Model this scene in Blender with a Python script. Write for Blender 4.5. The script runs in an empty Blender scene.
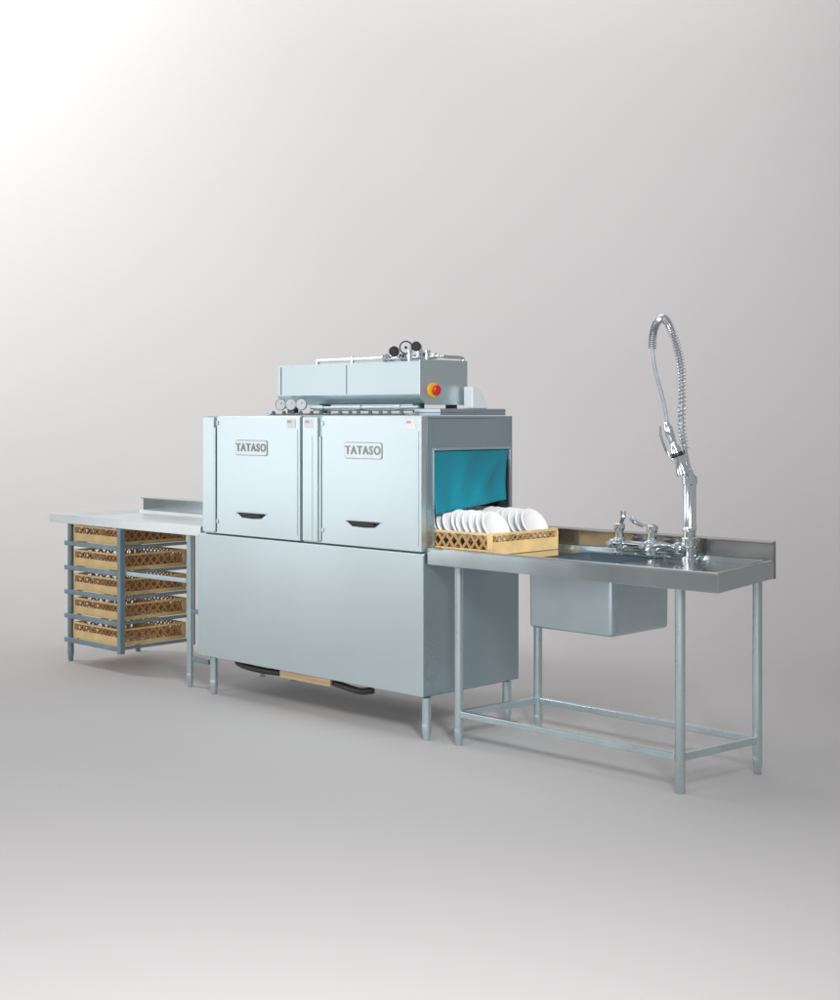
import bpy, bmesh, math
from mathutils import Vector, Matrix
R=math.radians
scn=bpy.context.scene
col=scn.collection
scn.view_settings.view_transform='Standard'
scn.view_settings.look='None'
scn.view_settings.exposure=0

# ---------------------------------------------------------------- materials
def mat(name,base,metal=0.0,rough=0.5,noise=0.0,nscale=(8,8,8),bump=0.0,bscale=(60,60,60),rvar=0.0,coat=0.0,coords='Object',warp=0.0):
    m=bpy.data.materials.new(name); m.use_nodes=True
    nt=m.node_tree; b=nt.nodes['Principled BSDF']
    b.inputs['Metallic'].default_value=metal
    b.inputs['Roughness'].default_value=rough
    b.inputs['Coat Weight'].default_value=coat
    b.inputs['Base Color'].default_value=(*base,1)
    tc=nt.nodes.new('ShaderNodeTexCoord')
    if noise>0 or rvar>0:
        mp=nt.nodes.new('ShaderNodeMapping'); mp.inputs['Scale'].default_value=nscale
        nt.links.new(tc.outputs[coords],mp.inputs[0])
        n=nt.nodes.new('ShaderNodeTexNoise'); n.inputs['Scale'].default_value=1; n.inputs['Detail'].default_value=5
        nt.links.new(mp.outputs[0],n.inputs['Vector'])
        cr=nt.nodes.new('ShaderNodeValToRGB')
        cr.color_ramp.elements[0].position=.3; cr.color_ramp.elements[1].position=.7
        cr.color_ramp.elements[0].color=(*[c*(1-noise) for c in base],1)
        cr.color_ramp.elements[1].color=(*[min(1,c*(1+noise)) for c in base],1)
        nt.links.new(n.outputs[0],cr.inputs[0]); nt.links.new(cr.outputs[0],b.inputs['Base Color'])
        if rvar>0:
            mr=nt.nodes.new('ShaderNodeMapRange'); mr.inputs[3].default_value=max(0,rough-rvar); mr.inputs[4].default_value=rough+rvar
            nt.links.new(n.outputs[0],mr.inputs[0]); nt.links.new(mr.outputs[0],b.inputs['Roughness'])
    last=None
    if warp>0:
        n3=nt.nodes.new('ShaderNodeTexNoise'); n3.inputs['Scale'].default_value=1.4; n3.inputs['Detail'].default_value=0
        nt.links.new(tc.outputs[coords],n3.inputs['Vector'])
        b3=nt.nodes.new('ShaderNodeBump'); b3.inputs['Strength'].default_value=1; b3.inputs['Distance'].default_value=warp
        nt.links.new(n3.outputs[0],b3.inputs['Height']); last=b3
    if bump>0:
        mp2=nt.nodes.new('ShaderNodeMapping'); mp2.inputs['Scale'].default_value=bscale
        nt.links.new(tc.outputs[coords],mp2.inputs[0])
        n2=nt.nodes.new('ShaderNodeTexNoise'); n2.inputs['Scale'].default_value=1; n2.inputs['Detail'].default_value=3
        nt.links.new(mp2.outputs[0],n2.inputs['Vector'])
        bp=nt.nodes.new('ShaderNodeBump'); bp.inputs['Strength'].default_value=bump; bp.inputs['Distance'].default_value=.01
        nt.links.new(n2.outputs[0],bp.inputs['Height'])
        if last: nt.links.new(last.outputs[0],bp.inputs['Normal'])
        last=bp
    if last: nt.links.new(last.outputs[0],b.inputs['Normal'])
    return m
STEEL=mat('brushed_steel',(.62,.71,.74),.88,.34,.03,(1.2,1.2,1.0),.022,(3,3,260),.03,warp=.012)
STEELS=mat('steel_side_shaded',(.40,.50,.545),.88,.28,.06,(2,2,2),.022,(3,3,260),.04,warp=.012)  # darker copy of the steel, with the side faces' shade in its colour
SINKST=mat('sink_steel',(.56,.66,.71),.95,.14,.06,(4,4,4),.015,(3,3,160),.04,warp=.02)
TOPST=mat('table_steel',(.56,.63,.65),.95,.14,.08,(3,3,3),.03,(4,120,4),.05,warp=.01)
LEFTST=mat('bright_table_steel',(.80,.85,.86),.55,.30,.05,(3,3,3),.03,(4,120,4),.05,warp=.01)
WARMST=mat('steel_warm_reflection',(.36,.355,.34),.9,.18,.25,(2.5,3,6),.03,(4,120,4),.06,warp=.02)  # brownish reflections of the surroundings put into the splashback's steel colour
TUBE=mat('tube_steel',(.56,.66,.69),.88,.28,.08,(6,6,3),0,(1,1,1),.06)
DARKT=mat('dull_frame_steel',(.24,.32,.36),.6,.42,.15,(9,9,5),0,(1,1,1),.1)
CHROME=mat('chrome',(.78,.82,.85),1.0,.12,.05,(20,20,20),0,(1,1,1),.05)
TEAL=mat('teal_rubber',(.006,.20,.27),0,.26,.2,(3,3,1.2),.03,(10,30,3),.08)
TAN=mat('tan_plastic',(.76,.54,.25),0,.45,.12,(14,14,14),.1,(60,60,60),.1)
TANSHADE=mat('tan_plastic_shaded',(.44,.22,.085),0,.5,.25,(14,14,14),.1,(60,60,60),.1)  # same tan plastic, browned to carry the shade on the racks
OCHRE=mat('ochre_plastic',(.46,.27,.10),0,.45,.15,(14,14,14),.1,(60,60,60),.1)
CHINA=mat('white_china',(.88,.89,.89),0,.15,.02,(8,8,8),0,(1,1,1),.04,.3)
BLACK=mat('black_plastic',(.018,.02,.022),0,.4,.3,(20,20,20),0,(1,1,1),.1)
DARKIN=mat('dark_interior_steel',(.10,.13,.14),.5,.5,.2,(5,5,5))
RED=mat('red_plastic',(.7,.02,.02),0,.3,.05,(20,20,20))
FAINT=mat('faded_red_print',(.70,.40,.38),0,.6,.05,(20,20,20))
YEL=mat('yellow_plastic',(.85,.55,.03),0,.35,.05,(20,20,20))
WOOD=mat('pale_wood',(.66,.48,.27),0,.6,.25,(3,60,60),.2,(5,90,90))
WHITE=mat('white_enamel',(.74,.78,.80),0,.3,.03,(6,6,6),0,(1,1,1),.05)
HOSE=mat('grey_hose',(.50,.55,.58),.4,.3,.1,(20,20,40),0,(1,1,1),.05)
PAPER=mat('sticker_paper',(.82,.84,.84),0,.6,.03,(20,20,20))
GREYP=mat('nameplate_grey',(.30,.35,.37),.3,.45,.05,(20,20,20))
LETT=mat('letter_grey',(.30,.345,.36),.2,.45,.05,(20,20,20))
PLATE=mat('nameplate_silver',(.70,.75,.76),.6,.35,.05,(20,20,20))
SEAM=mat('dark_hinge_metal',(.16,.18,.19),.5,.5,.1,(9,9,9))  # dark metal of the hinge rail and its bolts

# ---------------------------------------------------------------- helpers
def thing(name,loc,label,cat,group=None):
    e=bpy.data.objects.new(name,None); e.location=loc; e.empty_display_size=.1
    col.objects.link(e); e['label']=label; e['category']=cat
    if group: e['group']=group
    return e
def wloc(o):
    v=Vector(o.location)
    return v+wloc(o.parent) if o.parent else v
def fin(bm,name,material,parent=None,bevel=0,smooth=False,seg=2,label=None,origin=None,angle=35):
    me=bpy.data.meshes.new(name)
    bmesh.ops.recalc_face_normals(bm,faces=bm.faces)
    vs=[v.co for v in bm.verts]
    c=Vector([(min(v[i] for v in vs)+max(v[i] for v in vs))/2 for i in range(3)]) if origin is None else Vector(origin)
    bmesh.ops.translate(bm,verts=bm.verts,vec=-c)
    if smooth:
        for f in bm.faces: f.smooth=True
        for e in bm.edges:
            if len(e.link_faces)==2 and e.calc_face_angle(0)>R(angle): e.smooth=False
    bm.to_mesh(me); bm.free()
    ms=material if isinstance(material,(list,tuple)) else [material]
    for m in ms: me.materials.append(m)
    o=bpy.data.objects.new(name,me); col.objects.link(o)
    if parent:
        o.location=c-wloc(parent); o.parent=parent
    else: o.location=c
    if bevel>0:
        b=o.modifiers.new('bevel','BEVEL'); b.width=bevel; b.segments=seg; b.limit_method='ANGLE'; b.angle_limit=R(40)
    if label: o['label']=label
    return o
def box(bm,x0,x1,y0,y1,z0,z1,mi=0):
    v=[bm.verts.new(p) for p in ((x0,y0,z0),(x1,y0,z0),(x1,y1,z0),(x0,y1,z0),(x0,y0,z1),(x1,y0,z1),(x1,y1,z1),(x0,y1,z1))]
    for q in ((0,3,2,1),(4,5,6,7),(0,1,5,4),(1,2,6,5),(2,3,7,6),(3,0,4,7)):
        bm.faces.new([v[i] for i in q]).material_index=mi
def prism(bm,poly,axis,a0,a1,mi=0,mi1=None):
    def P(p,a):
        if axis=='x': return (a,p[0],p[1])
        if axis=='y': return (p[0],a,p[1])
        return (p[0],p[1],a)
    A=[bm.verts.new(P(p,a0)) for p in poly]; B=[bm.verts.new(P(p,a1)) for p in poly]
    n=len(poly)
    bm.faces.new(A).material_index=mi; bm.faces.new(B[::-1]).material_index=mi if mi1 is None else mi1
    for i in range(n):
        bm.faces.new((A[i],A[(i+1)%n],B[(i+1)%n],B[i])).material_index=mi
def lathe(bm,prof,origin,axis=(0,0,1),seg=24,mi=0,cap=True):
    ax=Vector(axis).normalized(); q=ax.to_track_quat('Z','Y'); o=Vector(origin)
    rings=[]
    for r,h in prof:
        if r<1e-6: rings.append([bm.verts.new(o+q@Vector((0,0,h)))])
        else: rings.append([bm.verts.new(o+q@Vector((r*math.cos(2*math.pi*i/seg),r*math.sin(2*math.pi*i/seg),h))) for i in range(seg)])
    for a,b in zip(rings,rings[1:]):
        for i in range(seg):
            j=(i+1)%seg
            if len(a)==1 and len(b)==1: break
            if len(a)==1: f=bm.faces.new((a[0],b[i],b[j]))
            elif len(b)==1: f=bm.faces.new((a[i],a[j],b[0]))
            else: f=bm.faces.new((a[i],a[j],b[j],b[i]))
            f.material_index=mi
    if cap:
        for r in (rings[0],rings[-1]):
            if len(r)>2: bm.faces.new(r).material_index=mi
def frames(pts):
    pts=[Vector(p) for p in pts]; T=[]
    for i in range(len(pts)):
        a=pts[max(0,i-1)]; b=pts[min(len(pts)-1,i+1)]; T.append((b-a).normalized())
    up=Vector((0,0,1)) if abs(T[0].z)<.9 else Vector((1,0,0))
    N=(up-T[0]*up.dot(T[0])).normalized(); out=[]
    for p,t in zip(pts,T):
        N=(N-t*N.dot(t)).normalized(); out.append((p,N.copy(),t.cross(N)))
    return out
def tube(bm,pts,r,seg=12,mi=0):
    rings=[]
    fr=frames(pts)
    for k,(p,n,b) in enumerate(fr):
        rr=r[k] if isinstance(r,(list,tuple)) else r
        rings.append([bm.verts.new(p+n*rr*math.cos(2*math.pi*i/seg)+b*rr*math.sin(2*math.pi*i/seg)) for i in range(seg)])
    for a,c in zip(rings,rings[1:]):
        for i in range(seg):
            j=(i+1)%seg; bm.faces.new((a[i],a[j],c[j],c[i])).material_index=mi
    bm.faces.new(rings[0]).material_index=mi; bm.faces.new(rings[-1]).material_index=mi
def spline(ctrl,n=12):
    P=[Vector(c) for c in ctrl]; P=[P[0]*2-P[1]]+P+[P[-1]*2-P[-2]]; out=[]
    for i in range(1,len(P)-2):
        for k in range(n):
            t=k/n; a,b,c,d=P[i-1],P[i],P[i+1],P[i+2]
            out.append(.5*((2*b)+(c-a)*t+(2*a-5*b+4*c-d)*t*t+(3*b-a-3*c+d)*t**3))
    out.append(P[-2]); return out
def B(): return bmesh.new()
def offset_poly(poly,d):
    n=len(poly); out=[]
    for i in range(n):
        p0,p1,p2=[Vector(poly[(i+k)%n]) for k in (-1,0,1)]
        e1=(p1-p0).normalized(); e2=(p2-p1).normalized()
        n1=Vector((-e1.y,e1.x)); n2=Vector((-e2.y,e2.x))
        m=(n1+n2).normalized(); out.append(p1+m*(d/max(.3,m.dot(n1))))
    return out
def pan(bm,poly,prof,hole=None):
    rings=[]
    for d,z in prof:
        rings.append([bm.verts.new((p.x,p.y,z)) for p in offset_poly(poly,d)])
    n=len(poly)
    for a,b in zip(rings,rings[1:]):
        for i in range(n):
            j=(i+1)%n; bm.faces.new((a[i],a[j],b[j],b[i]))
    L=rings[-1]
    if hole:
        x0,x1,y0,y1=hole; z=prof[-1][1]
        H=[bm.verts.new(p) for p in ((x0,y0,z),(x1,y0,z),(x1,y1,z),(x0,y1,z))]
        for i in range(4):
            j=(i+1)%4; bm.faces.new((L[i],L[j],H[j],H[i]))
    else: bm.faces.new(L)

def leg(x,y,z1,parent,m=TUBE,r=.021,z0=0.0,plain=False):
    bm=B()
    if plain: lathe(bm,[(r*.9,z0),(r,z0+.004),(r,z1)],(x,y,0),seg=20)
    else: lathe(bm,[(r*.6,z0),(r*.8,z0+.003),(r*.84,z0+.02),(r*1.0,z0+.045),(r*1.05,z0+.07),(r*1.0,z0+.073),(r,z0+.08),(r,z1)],(x,y,0),seg=20)
    return fin(bm,'leg',m,parent,smooth=True)
def bar(name,a,b,w,h,parent,m=TUBE,bevel=.004):
    a=Vector(a); b=Vector(b); bm=B(); t=(b-a).normalized(); s=Vector((0,0,1)).cross(t).normalized()*w/2; u=Vector((0,0,h/2))
    A=[bm.verts.new(a+i*s+j*u) for i,j in ((-1,-1),(1,-1),(1,1),(-1,1))]
    C=[bm.verts.new(b+i*s+j*u) for i,j in ((-1,-1),(1,-1),(1,1),(-1,1))]
    bm.faces.new(A); bm.faces.new(C[::-1])
    for i in range(4): bm.faces.new((A[i],A[(i+1)%4],C[(i+1)%4],C[i]))
    return fin(bm,name,m,parent,bevel=bevel)

# ---------------------------------------------------------------- DISHWASHER
dw=thing('conveyor_dishwasher',(-.85,.3,0),'stainless steel conveyor dishwasher with two lift doors and teal curtain','dishwasher')
bm=B()
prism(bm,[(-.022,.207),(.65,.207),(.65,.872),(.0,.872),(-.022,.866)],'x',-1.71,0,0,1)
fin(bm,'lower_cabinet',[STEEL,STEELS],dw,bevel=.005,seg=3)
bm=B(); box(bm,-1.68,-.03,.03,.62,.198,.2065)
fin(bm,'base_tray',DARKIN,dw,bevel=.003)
bm=B()
t=.012
box(bm,-1.658,0,.002,.6,1.488,1.5)
box(bm,-1.658,0,.6-t,.6,.873,1.4875)
box(bm,-1.658,0,.002,.042,.873,1.4875)
for x0,x1 in ((-t,0),(-1.658,-1.658+t)):
    box(bm,x0,x1,.0425,.050,.873,1.4875)
    box(bm,x0,x1,.575,.5875,.873,1.4875)
    box(bm,x0,x1,.0505,.5745,1.344,1.4875)
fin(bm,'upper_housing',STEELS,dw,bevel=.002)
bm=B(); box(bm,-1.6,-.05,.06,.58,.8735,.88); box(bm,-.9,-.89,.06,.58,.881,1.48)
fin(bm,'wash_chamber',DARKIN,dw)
bm=B()
box(bm,.0005,.006,.040,.047,.90,1.352); box(bm,.0005,.006,.577,.585,.90,1.352); box(bm,.0005,.010,.0475,.5765,1.340,1.352)
fin(bm,'opening_trim',TUBE,dw,bevel=.002)
bm=B(); NX=80; NZ=20; g=[]
for i in range(NX+1):
    u=i/NX; row=[]
    for k in range(NZ+1):
        v=k/NZ
        y=.048+.526*u-(.12*v**1.4*u)
        z=1.343-v*(.300-.060*u)
        x=-.004+.09*v*v*(.2+.8*u)
        x+=.022*math.exp(-((u-.95+.40*v)/.08)**2)*v*(1.25-v)+.015*math.exp(-((u-.50+.25*v)/.07)**2)*v*(1.15-v)+.004*math.sin(u*20)*v
        row.append(bm.verts.new((x,y,z)))
    g.append(row)
for i in range(NX):
    for k in range(NZ): bm.faces.new((g[i][k],g[i+1][k],g[i+1][k+1],g[i][k+1]))
o=fin(bm,'curtain',TEAL,dw,smooth=True,label='teal rubber splash curtain')
s=o.modifiers.new('thick','SOLIDIFY'); s.thickness=.004
for x0,x1,inner in ((-.843,-.695,True),(-1.658,-1.536,False)):
    bm=B(); box(bm,x0,x1,-.018,.0295,.873,1.498)
    dc=fin(bm,'door_column',STEEL,dw,bevel=.002)
    if inner:
        bm=B(); prism(bm,[(x0+.006,-.0185),(x0+.010,-.034),(x1-.026,-.034),(x1-.022,-.0185)],'z',.880,1.494)
        fin(bm,'folded_strip',STEEL,dc,bevel=.002)
        bm=B(); prism(bm,[(x1-.018,-.0185),(x1-.018,-.030),(x1-.004,-.030),(x1-.004,-.0185)],'z',.885,1.40)
        fin(bm,'folded_strip',STEEL,dc,bevel=.002)
        bm=B(); box(bm,x0+.085,x0+.087,-.0350,-.0342,.885,1.40); fin(bm,'seam',GREYP,dc)
    else:
        bm=B(); box(bm,x0+.002,x1-.022,-.031,-.0185,.880,1.494)
        fin(bm,'folded_strip',STEEL,dc,bevel=.002)
        bm=B(); box(bm,x1-.018,x1-.002,-.036,-.0185,.885,1.44)
        fin(bm,'folded_strip',STEEL,dc,bevel=.002)
def door(x0,x1):
    bm=B()
    prism(bm,[(-.034,.876),(.0,.876),(.0,1.5),(-.026,1.5),(-.034,1.492)],'x',x0,x1)
    box(bm,x1-.028,x1-.016,-.0370,-.0345,.90,1.43)
    for zz in (1.452,.93): box(bm,x0+.0005,x0+.014,-.0390,-.0346,zz,zz+.022)
    d=fin(bm,'door',STEEL,dw,bevel=.003)
    xc=(x0+x1)/2-.045
    bm=B(); w=.108
    pts=[(xc-w,.996),(xc+w,.996),(xc+w,.989),(xc+w*.72,.970),(xc+w*.1,.967),(xc-w*.72,.970),(xc-w,.989)]
    prism(bm,pts[::-1],'y',-.037,-.0345)
    box(bm,xc-w,xc+w,-.048,-.0372,.991,.997)
    box(bm,xc-w*.75,xc+w*.75,-.048,-.044,.980,.9908)
    fin(bm,'handle',BLACK,d,bevel=.0015,label='slim black recessed pull handle')
    zc=1.335
    bm=B()
    def rr(hw,hh,r):
        out=[]
        for cx_,cz_,a0 in ((hw-r,hh-r,0),(-hw+r,hh-r,90),(-hw+r,-hh+r,180),(hw-r,-hh+r,270)):
            for k in range(5): a=R(a0+k*22.5); out.append((xc+cx_+r*math.cos(a),zc+cz_+r*math.sin(a)))
        return out
    prism(bm,rr(.130,.040,.012),'y',-.0365,-.0345)
    fin(bm,'nameplate',GREYP,d)
    bm=B(); prism(bm,rr(.1270,.0370,.010),'y',-.0380,-.0367)
    fin(bm,'nameplate_field',PLATE,d,bevel=.0005)
    cu=bpy.data.curves.new('t','FONT'); cu.body='TATASO'; cu.size=.056; cu.align_x='CENTER'; cu.align_y='CENTER'; cu.extrude=.0014; cu.offset=.0012; cu.space_character=1.22
    to=bpy.data.objects.new('t',cu); col.objects.link(to); bpy.context.view_layer.update()
    me=bpy.data.meshes.new_from_object(to); bpy.data.objects.remove(to)
    bm=B(); bm.from_mesh(me)
    bmesh.ops.transform(bm,verts=bm.verts,matrix=Matrix.Translation((xc,-.0396,zc))@Matrix.Rotation(R(90),4,'X'))
    fin(bm,'lettering',LETT,d,label='raised pale grey lettering TATASO')
    bm=B(); box(bm,x1-.10,x1-.035,-.0362,-.0345,1.44,1.484); box(bm,x1-.094,x1-.064,-.0372,-.0364,1.466,1.478,1)
    fin(bm,'warning_sticker',[PAPER,FAINT],d)
    return d
door(-.686,-.001); door(-1.527,-.852)
bm=B(); box(bm,-.815,-.755,-.0358,-.0343,1.44,1.484); box(bm,-.810,-.782,-.0368,-.0360,1.466,1.478,1)
fin(bm,'warning_sticker',[PAPER,FAINT],dw)
for x,y in ((-1.636,.03),(-.03,.03),(-.04,.605),(-1.64,.6)):
    leg(x,y,.1975,dw,r=.022)
bm=B(); box(bm,-1.086,-.699,.03,.12,.158,.1975); fin(bm,'skid_board',WOOD,dw,bevel=.004,label='pale wooden board under the cabinet')
for pts in ([(-1.52,.10,.19),(-1.47,.07,.178),(-1.35,.05,.172),(-1.22,.05,.170),(-1.09,.06,.174)],[(-.70,.06,.174),(-.62,.05,.170),(-.55,.04,.166),(-.48,.04,.164),(-.42,.06,.174)]):
    bm=B(); tube(bm,spline(pts),.017); fin(bm,'drain_hose',BLACK,dw,smooth=True)
bm=B(); box(bm,-1.30,-.03,.12,.585,1.5035,1.515); box(bm,-.2,-.03,.12,.585,1.516,1.535)
fin(bm,'roof_tray',STEELS,dw,bevel=.002)
bm=B(); box(bm,-1.2,-.22,.06,.075,1.5035,1.510)
for i in range(14):
    x=-1.18+i*.072+(.012 if i%3 else 0)
    lathe(bm,[(.010,1.510),(.010,1.520),(.006,1.526),(0,1.527)],(x,.0675,0),seg=10)
fin(bm,'hinge_rail',SEAM,dw,smooth=True)
# control box
bm=B()
prism(bm,[(.15,1.605),(.185,1.560),(.472,1.560),(.472,1.765),(.155,1.765),(.15,1.760)],'x',-1.249,-.192)
cb=fin(bm,'control_box',[mat('box_steel',(.53,.62,.65),.85,.36,.05,(1.5,1.5,1),.022,(3,3,260),.04,warp=.012)],dw,bevel=.0015)
bm=B(); prism(bm,[(.144,1.602),(.182,1.554),(.478,1.554),(.478,1.771),(.144,1.771)],'x',-.1918,-.186)
fin(bm,'end_cover',STEEL,cb,bevel=.0015)
for a,b in ((-1.22,-1.215),(-.71,-.707)):
    bm=B(); box(bm,a,b,.1475,.1497,1.61,1.755); fin(bm,'panel_seam',GREYP,cb)
for x in (-1.18,-.25):
    for y in (.2,.43):
        bm=B(); box(bm,x-.02,x+.02,y-.02,y+.02,1.5155 if x<-.2 else 1.536,1.5595); fin(bm,'bracket',DARKIN,cb)
ga=(.45,-.89,0)
for x in (-1.19,-1.108,-1.026):
    bm=B(); lathe(bm,[(.0,0),(.029,0),(.031,.003),(.031,.012),(.028,.014),(.0265,.012)],(x,.130,1.560),ga,28,0,cap=False)
    lathe(bm,[(.0,.0122),(.0265,.0122)],(x,.130,1.560),ga,28,1,cap=False)
    dg=Vector(ga).normalized()*.0135
    tube(bm,[Vector((x,.130,1.560))+dg,Vector((x+.008,.134,1.574))+dg],.0012,6,2)
    fin(bm,'gauge',[CHROME,WHITE,BLACK],cb,smooth=True,label='round white pressure gauge')
bm=B(); tube(bm,[(-.98,.15,1.542),(-.2,.15,1.542)],.008); tube(bm,[(-.98,.17,1.531),(-.2,.17,1.531)],.006)
for x in (-.9,-.62,-.34): lathe(bm,[(.012,-.02),(.012,.02)],(x,.15,1.542),(1,0,0),12)
fin(bm,'pipe',TUBE,cb,smooth=True)
bm=B(); lathe(bm,[(.036,0),(.036,.006)],(-.186,.235,1.625),(1,0,0),28); fin(bm,'emergency_stop_plate',YEL,cb,smooth=True)
bm=B(); lathe(bm,[(.014,.0065),(.014,.016),(.023,.018),(.024,.030),(.019,.035),(0,.036)],(-.186,.235,1.625),(1,0,0),24); fin(bm,'emergency_stop_button',RED,cb,smooth=True)
bm=B()
tube(bm,[(-1.12,.32,1.792),(-.62,.32,1.792)],.010); tube(bm,[(-.62,.32,1.792),(-.25,.32,1.792)],.015)
tube(bm,[(-1.12,.32,1.766),(-1.12,.32,1.797)],.012); tube(bm,[(-.85,.32,1.766),(-.85,.32,1.807)],.012)
for x in (-.58,-.46,-.33): lathe(bm,[(.024,-.025),(.024,-.012),(.019,-.01),(.019,.01),(.024,.012),(.024,.025)],(x,.32,1.792),(1,0,0),8)
for x in (-.50,-.415,-.345): tube(bm,[(x,.295,1.792),(x,.295,1.832)],.011)
lathe(bm,[(.020,0),(.020,.03),(.012,.034),(.012,.05),(0,.052)],(-.545,.32,1.80),(0,0,1),6)
lathe(bm,[(.018,0),(.018,.025),(.010,.03),(.010,.05),(0,.052)],(-.375,.34,1.80),(0,0,1),6)
tube(bm,spline([(-.25,.32,1.792),(-.21,.32,1.790),(-.2,.36,1.788),(-.2,.45,1.786),(-.2,.46,1.766)],6),.009)
fin(bm,'water_pipe',CHROME,cb,smooth=True)
for x,z,r,face in ((-.50,1.822,.026,BLACK),(-.415,1.838,.034,WHITE),(-.345,1.842,.024,BLACK)):
    bm=B(); lathe(bm,[(0,-.012),(r*.8,-.012),(r,-.006),(r,.006),(r*.85,.010),(r*.80,.008)],(x,.28,z),(.6,-.8,0.0),24,0,cap=False)
    lathe(bm,[(0,.0082),(r*.80,.0082)],(x,.28,z),(.6,-.8,0),24,1,cap=False)
    lathe(bm,[(r*.2,.0082),(r*.2,.014),(0,.015)],(x,.28,z),(.6,-.8,0),12,0,cap=False)
    fin(bm,'valve_knob' if face is BLACK else 'pressure_dial',[BLACK,face],cb,smooth=True)
for x in (-.24,-.28):
    bm=B(); lathe(bm,[(.012,1.766),(.012,1.805),(.016,1.808),(.016,1.818),(0,1.825)],(x,.25+(x+.24)*2,0),seg=12); fin(bm,'fitting',CHROME,cb,smooth=True)
bm=B()
prof=[(.43,1.5355),(.545,1.5355),(.54,1.56),(.52,1.59),(.50,1.62),(.48,1.64),(.43,1.645)]
prism(bm,prof,'x',-.17,-.11); fin(bm,'motor_cover',WHITE,dw,bevel=.008,seg=3)

# ---------------------------------------------------------------- SINK TABLE
st=thing('sink_table',(.75,.3,0),'stainless steel sink table with splashback and tubular legs','sink table')
bm=B()
poly=[(.0085,-.006),(1.57,-.006),(1.45,.598),(.0085,.598)]
pan(bm,poly,[(.012,.818),(.0,.818),(0,.888),(.006,.896),(.032,.896),(.042,.876)],hole=(.54,.965,.12,.50))
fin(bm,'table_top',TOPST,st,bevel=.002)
bm=B()
prism(bm,[(.6,.815),(.62,.815),(.62,.975),(.585,.969),(.585,.963),(.6,.963)],'x',.0085,1.447)
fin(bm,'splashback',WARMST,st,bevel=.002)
bm=B()
x0,x1,y0,y1,zb,zt=.525,.982,.10,.518,.572,.874
def ring(pts,z): return [bm.verts.new((p[0],p[1],z)) for p in pts]
def ins(d,sh=0): return [(x0+d,y0+d),(x1-d,y0+d),(x1-d,y1-d),(x0+d,y1-d)]
r1=ring(ins(.0),zt); r0=ring(ins(.003),zb); r2=ring(ins(.010),zt); r3=ring(ins(.014),zb+.010)
for a,b in ((r0,r1),(r1,r2),(r2,r3)):
    for i in range(4): bm.faces.new((a[i],a[(i+1)%4],b[(i+1)%4],b[i]))
bm.faces.new(r0[::-1]); bm.faces.new(r3)
be=[e for e in bm.edges if (len(e.link_faces)==2 and not (abs(e.verts[0].co.z-zt)<1e-4 and abs(e.verts[1].co.z-zt)<1e-4))]
bmesh.ops.bevel(bm,geom=be,offset=.018,segments=4,profile=.5,affect='EDGES',clamp_overlap=True)
fin(bm,'sink_basin',SINKST,st,smooth=True,angle=40)
L=[(.146,.06),(1.35,.06),(1.40,.55),(.2,.556)]
for i,(x,y) in enumerate(L): leg(x,y,.817,st,r=.0205,plain=(i==1))
zr=.143
for i in range(4):
    a=Vector((*L[i],zr)); b=Vector((*L[(i+1)%4],zr)); d=(b-a).normalized()*.019
    bar('rail',a+d,b-d,.026,.030,st,TUBE,.004)

# ---------------------------------------------------------------- FAUCET
fc=thing('spray_faucet',(1.06,.53,.876),'chrome pre-rinse spray faucet with spring hose on the sink table','faucet')
bx,by=1.076,.53
bm=B(); lathe(bm,[(.038,.8765),(.038,.886),(.029,.892),(.029,.93),(.036,.936),(.036,.968),(.028,.975),(.028,1.0),(.032,1.004),(.032,1.022),(.029,1.027),(.029,1.20),(.034,1.205),(.034,1.235),(.022,1.245),(.014,1.262),(.012,1.27)],(bx,by,0),seg=28)
fin(bm,'riser',CHROME,fc,smooth=True)
path=spline([(bx,by,1.262),(bx-.01,by-.012,1.33),(bx-.02,by-.03,1.45),(bx-.018,by-.03,1.60),(bx-.022,by-.035,1.72),(bx-.035,by-.055,1.82),(bx-.052,by-.082,1.895),(bx-.068,by-.102,1.922),(bx-.084,by-.124,1.905),(bx-.094,by-.138,1.855),(bx-.096,by-.140,1.79)],10)
bm=B(); tube(bm,path[:14],.010)
fin(bm,'support_pipe',CHROME,fc,smooth=True)
bm=B(); tube(bm,path[10:],.0085)
hose2=spline([path[-1],(bx-.088,by-.130,1.70),(bx-.073,by-.105,1.60),(bx-.062,by-.09,1.52),(bx-.058,by-.083,1.455)],8)
tube(bm,hose2,.008)
fin(bm,'hose',HOSE,fc,smooth=True,label='pale flexible hose inside the spring')
fr=frames(path[13:]); bm=B(); hp=[]
n=len(fr); turns=72; per=10
for s_ in range(turns*per):
    u=s_/(turns*per-1)*(n-1.001); i=int(u); f=u-i
    p=fr[i][0].lerp(fr[i+1][0],f); N=fr[i][1].lerp(fr[i+1][1],f).normalized(); b_=fr[i][2].lerp(fr[i+1][2],f).normalized()
    a=2*math.pi*s_/per; hp.append(p+(N*math.cos(a)+b_*math.sin(a))*.0165)
tube(bm,hp,.0032,6)
fin(bm,'spring',CHROME,fc,smooth=True)
hd=Vector((bx-.058,by-.083,1.455)); dirv=Vector((.30,.16,-1)).normalized()
bm=B()
lathe(bm,[(.012,-.02),(.016,0),(.020,.01),(.020,.05),(.016,.06),(.016,.085),(.024,.10),(.027,.15),(.023,.175),(.030,.20),(.032,.215),(.026,.222),(0,.222)],hd,dirv,22)
sh=fin(bm,'spray_head',CHROME,fc,smooth=True)
bm=B(); tube(bm,spline([hd+Vector((-.022,-.02,.0)),hd+dirv*.05+Vector((-.030,-.028,0)),hd+dirv*.12+Vector((-.028,-.026,0)),hd+dirv*.16+Vector((-.018,-.016,0))],6),.0055,8)
fin(bm,'trigger',CHROME,sh,smooth=True)
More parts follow.
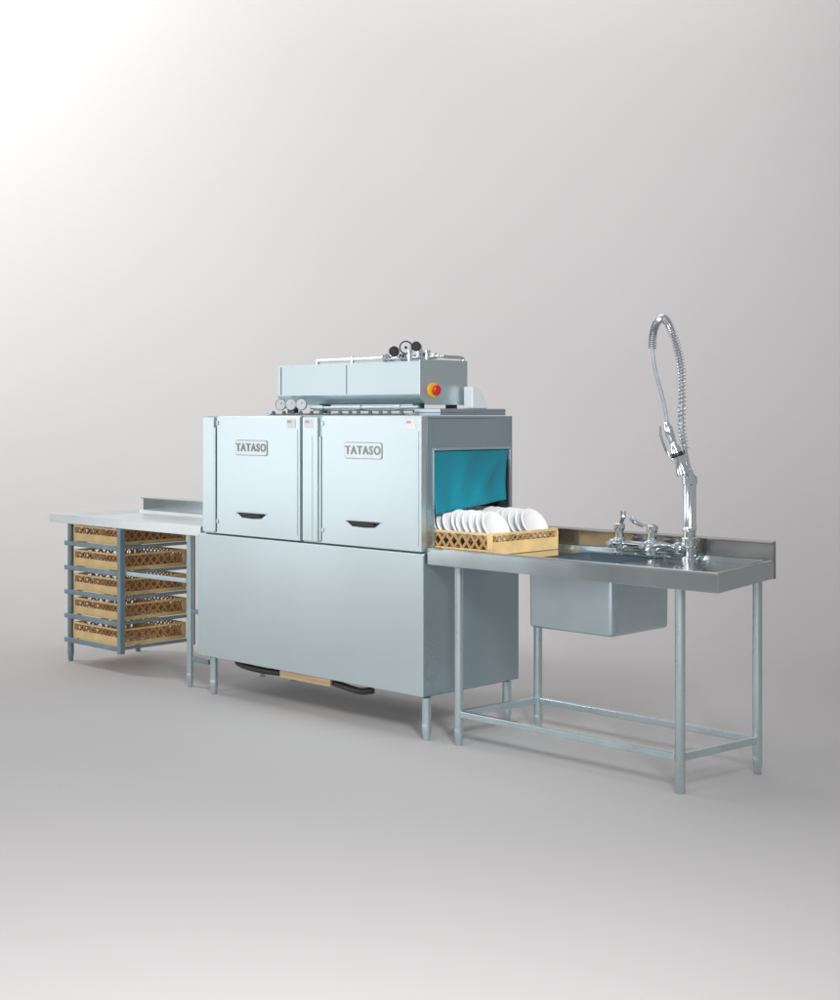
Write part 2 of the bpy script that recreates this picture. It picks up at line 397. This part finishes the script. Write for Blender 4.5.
bm=B(); lathe(bm,[(.0265,.030),(.0285,.034),(.0285,.045),(.0265,.049)],hd+dirv*.09,dirv,20,cap=False); fin(bm,'grip_ring',BLACK,sh,smooth=True)
bm=B(); tube(bm,[(bx-.02,by-.03,1.30),(bx-.005,by-.01,1.27)],.008); tube(bm,spline([(bx,by,1.255),(bx-.02,by-.04,1.262),(bx-.015,by-.062,1.28)],6),.006); fin(bm,'hook',CHROME,fc,smooth=True)
bm=B(); tube(bm,[(.69,by,.925),(bx,by,.925)],.015)
lathe(bm,[(.022,-.016),(.025,-.01),(.025,.01),(.022,.016)],(1.02,by,.925),(1,0,0),8)
tube(bm,spline([(.985,by,.925),(.98,by-.03,.935),(.965,by-.09,.94),(.96,by-.14,.93),(.96,by-.145,.905)],6),.012)
fin(bm,'mixer_bridge',CHROME,fc,smooth=True)
for x in (.70,.88):
    bm=B(); lathe(bm,[(.030,.8765),(.030,.885),(.022,.892),(.022,.905),(.028,.912),(.028,.945),(.021,.953),(.021,.985),(.026,.992),(.026,1.012),(.016,1.020),(0,1.024)],(x,by,0),seg=22)
    lathe(bm,[(.019,0),(.021,.01),(.021,.03),(.012,.04),(0,.041)],(x,by-.022,.928),(0,-1,0),18)
    v=fin(bm,'valve',CHROME,fc,smooth=True)
    if x<.8: pts=[(x,by,1.012),(x+.02,by-.012,1.02),(x+.035,by-.02,1.045),(x+.038,by-.022,1.075)]
    else: pts=[(x,by,1.010),(x-.03,by-.03,1.016),(x-.055,by-.05,1.03),(x-.07,by-.06,1.05)]
    bm=B(); tube(bm,spline(pts,6),[.008]*6+[.009]*6+[.012]*7,10)
    fin(bm,'lever',CHROME,v,smooth=True)
    bm=B(); lathe(bm,[(.013,0),(.014,.006),(.014,.02),(.010,.024),(0,.025)],(x,by-.064,.928),(0,-1,0),16); fin(bm,'valve_cap',GREYP,v,smooth=True)

# ---------------------------------------------------------------- DISH RACKS
def make_rack(name,label,group,loc,rot=0,bandh=.050,latt=TANSHADE):
    e=thing(name,loc,label,'dish rack',group); e.rotation_euler=(0,0,rot)
    hx,hy,H=.25,.235,.098
    fm=B()
    w=.009
    box(fm,-hx,hx,-hy,-hy+w,0,bandh)
    box(fm,-hx,hx,hy-w,hy,0,bandh)
    for s in (-1,1):
        a,b=(-hx,-hx+w) if s<0 else (hx-w,hx)
        box(fm,a,b,-hy+w+.0002,hy-w-.0002,0,.022)
        box(fm,a,b,-hy+w+.0002,hy-w-.0002,.086,H)
    box(fm,-hx,hx,-hy,-hy+w,.086,H); box(fm,-hx,hx,hy-w,hy,.086,H)
    for sx in (-1,1):
        for sy in (-1,1):
            box(fm,sx*hx-(w if sx>0 else 0)-.002*(sx<0),sx*hx+(w if sx<0 else 0)+.002*(sx>0),sy*hy-(.03 if sy>0 else -.0003),sy*hy+(.03 if sy<0 else -.0003),.0225,.0858)
    def fin2(bm,name,m,bev=0):
        me=bpy.data.meshes.new(name); bmesh.ops.recalc_face_normals(bm,faces=bm.faces); bm.to_mesh(me); bm.free(); me.materials.append(m)
        o=bpy.data.objects.new(name,me); col.objects.link(o); o.parent=e
        if bev: bb=o.modifiers.new('b','BEVEL'); bb.width=bev; bb.segments=1; bb.limit_method='ANGLE'
        return o
    fin2(fm,'rack_frame',TAN,.0012)
    lm=B()
    def diag(p0,p1,axis,c,th=.0065):
        (a0,z0),(a1,z1)=p0,p1; d=Vector((a1-a0,z1-z0)).normalized(); nrm=Vector((-d.y,d.x))*th/2
        poly=[(a0+nrm.x,z0+nrm.y),(a0-nrm.x,z0-nrm.y),(a1-nrm.x,z1-nrm.y),(a1+nrm.x,z1+nrm.y)]
        prism(lm,poly,axis,c-.003,c+.003)
    N=12
    for sgn in (-1,1):
        cy=sgn*(hy-w/2)
        for i in range(N):
            a0=-hx+.02+i*(2*hx-.04)/N; a1=a0+(2*hx-.04)/N
            diag((a0,bandh),(a1,.086),'y',cy-.0005); diag((a0,.086),(a1,bandh),'y',cy+.0015)
        cx=sgn*(hx-w/2); M=8
        for i in range(M):
            a0=-hy+.03+i*(2*hy-.06)/M; a1=a0+(2*hy-.06)/M
            diag((a0,.022),(a1,.086),'x',cx-.0005,.011); diag((a0,.086),(a1,.022),'x',cx+.0015,.011)
    for i in range(9):
        c=-hx+.03+i*(2*hx-.06)/8; box(lm,c-.003,c+.003,-hy+w,hy-w,.006,.012)
        c=-hy+.03+i*(2*hy-.06)/8; box(lm,-hx+w,hx-w,c-.003,c+.003,.0125,.017)
    for i in range(8):
        for j in range(7):
            x=-hx+.05+i*(2*hx-.1)/7; y=-hy+.05+j*(2*hy-.1)/6
            lathe(lm,[(.0045,.0172),(.0025,.072),(0,.074)],(x,y,0),seg=6)
    fin2(lm,'lattice',latt)
    return e
g1='dish racks stored on the shelf frame'
rk=make_rack('dish_rack','empty tan plastic dish rack on shelf frame',g1,(-2.775,.262,.742))
kids=list(rk.children)
for z in (.594,.447,.301,.155):
    e=rk.copy(); e.location.z=z; e.location.x+=(z*37%1-.5)*.012; e.location.y+=(z*53%1-.5)*.012; col.objects.link(e)
    for k in kids:
        c=k.copy(); c.parent=e; col.objects.link(c)
tr=make_rack('dish_rack','tan plastic dish rack full of white plates on table','dish rack entering the machine',(.118,.288,.8775),R(90),.058,OCHRE)
tr.scale=(.93,1,1)

pb_=B()
lathe(pb_,[(0,.0),(.038,.0),(.042,.003),(.058,.010),(.075,.017),(.079,.019),(.0805,.0225),(.079,.0265),(.073,.026),(.056,.017),(.040,.011),(0,.010)],(0,0,0),(0,0,1),44,0,cap=False)
bmesh.ops.remove_doubles(pb_,verts=pb_.verts,dist=1e-5)
pm=bpy.data.meshes.new('plate'); bmesh.ops.recalc_face_normals(pb_,faces=pb_.faces)
for f in pb_.faces: f.smooth=True
pb_.to_mesh(pm); pb_.free(); pm.materials.append(CHINA)
first=None
for row,(yy,n,x0_) in enumerate(((.150,11,-.125),(.42,11,-.125))):
    for i in range(n):
        o=bpy.data.objects.new('plate',pm) if first is None else first.copy()
        if first is None: first=o
        col.objects.link(o)
        o.location=(x0_+i*.040,yy+.004*((i*7)%3-1),.985+.002*((i*5)%3-1))
        tilt=R(90-30-2*((i*5)%3-1))
        o.rotation_euler=(0,tilt,R(-4+3*((i*3)%4-1.5)))
        o['label']='white round china plate standing in dish rack'; o['category']='plate'; o['group']='plates in the dish rack'

# ---------------------------------------------------------------- LEFT TABLE
lt=thing('outlet_table',(-2.5,.3,0),'stainless steel outlet table with rack shelf frame below','table')
bm=B()
poly=[(-3.25,-.004),(-1.712,-.004),(-1.712,.598),(-3.13,.598)]
pan(bm,poly,[(.012,.847),(.0,.847),(0,.895),(.006,.902),(.03,.902),(.045,.885)])
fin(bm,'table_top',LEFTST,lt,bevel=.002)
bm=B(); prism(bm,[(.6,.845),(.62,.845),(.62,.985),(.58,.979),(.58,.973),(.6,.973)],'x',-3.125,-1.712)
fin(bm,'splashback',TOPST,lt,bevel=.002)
for x,y in ((-3.11,.06),(-1.892,.06),(-3.08,.53),(-1.86,.55)): leg(x,y,.846,lt,DARKT if x<-3 else TUBE,r=.019)
for x,y in ((-2.495,.012),(-2.495,.515)):
    bm=B(); box(bm,x-.017,x+.017,y-.017,y+.017,.115,.846); fin(bm,'post',DARKT,lt,bevel=.003)
for z in (.732,.584,.437,.291,.145):
    bar('shelf_rail',(-3.093,.012,z-.005),(-2.513,.012,z-.005),.02,.028,lt,DARKT)
    bar('shelf_rail',(-2.505,.031,z),(-2.505,.497,z),.026,.018,lt,DARKT)
    bar('shelf_rail',(-3.06,.075,z),(-3.06,.515,z),.026,.018,lt,DARKT)
bar('rail',(-2.477,.03,.585),(-1.912,.06,.585),.022,.026,lt)
bar('rail',(-1.872,.06,.155),(-1.715,.06,.155),.022,.026,lt,DARKT)
bar('rail',(-1.872,.06,.42),(-1.715,.06,.42),.022,.022,lt,DARKT)

# ---------------------------------------------------------------- BACKDROP
bm=B(); prof=[]
prof+= [(-4,0),(2,0),(6,0),(8,0)]
Rr=5.0; y0=9.0
for i in range(25):
    a=R(90)*i/24; prof.append((y0+Rr*math.sin(a),Rr-Rr*math.cos(a)))
prof.append((y0+Rr,16))
W=16; rows=[]
for (d,z) in prof: rows.append([bm.verts.new((x,d,z)) for x in (-W,-W/2,0,W/2,W)])
for a,b in zip(rows,rows[1:]):
    for i in range(4): bm.faces.new((a[i],a[i+1],b[i+1],b[i]))
th=math.atan2(.702,.712)
bmesh.ops.transform(bm,verts=bm.verts,matrix=Matrix.Translation((4.66,-4.77,0))@Matrix.Rotation(th,4,'Z'))
BACK=mat('seamless_paper',(.60,.584,.58),0,.8,.012,(.6,.6,.6),.02,(30,30,30))
o=fin(bm,'ground',BACK,smooth=True,angle=60); o['kind']='structure'

# ---------------------------------------------------------------- LIGHTS
def area(loc,target,sx,sy,power,color=(1,1,1),spread=180):
    l=bpy.data.lights.new('area','AREA'); l.shape='RECTANGLE'; l.size=sx; l.size_y=sy; l.energy=power; l.color=color; l.spread=R(spread)
    o=bpy.data.objects.new('studio_lamp',l); col.objects.link(o); o.location=loc
    o.rotation_euler=(Vector(target)-Vector(loc)).to_track_quat('-Z','Y').to_euler()
area((-6.0,-4.9,1.9),(-.9,0,1.0),4.4,3.4,23,(.97,.99,1),100)     # reflected by the front faces
area((.4,-6.9,2.6),(-.9,.3,1.1),2.5,2.0,26,(.97,.99,1),80)
area((-.6,.6,5.2),(-.6,.4,0),3.5,2.2,24)
area((-6.28,-1.5,7),(-7.66,2.74,5.5),3,3,410)
area((-.23,3.04,8.5),(-3.74,6.6,5.9),4,3,140,(1,1,1),130)
area((4.66,-4.77,4.6),(2.7,-3.3,0),2.5,2.5,80,(1,1,1),70)
area((4.6,-3.2,3.2),(.2,.25,1.0),.8,.8,8,(1,1,1),30)  # added fill aimed at the plates to brighten them
w=bpy.data.worlds.new('World'); scn.world=w; w.use_nodes=True
bg=w.node_tree.nodes['Background']; bg.inputs[0].default_value=(.975,.985,1,1); bg.inputs[1].default_value=.345

# ---------------------------------------------------------------- CAMERA
c=bpy.data.cameras.new('camera'); co=bpy.data.objects.new('camera',c); col.objects.link(co)
co.location=(4.66,-4.77,1.5); co.rotation_euler=(R(90),0,th)
c.sensor_fit='HORIZONTAL'; c.sensor_width=36; c.lens=36*1450/840; c.shift_y=-.1; c.clip_end=200
scn.camera=co
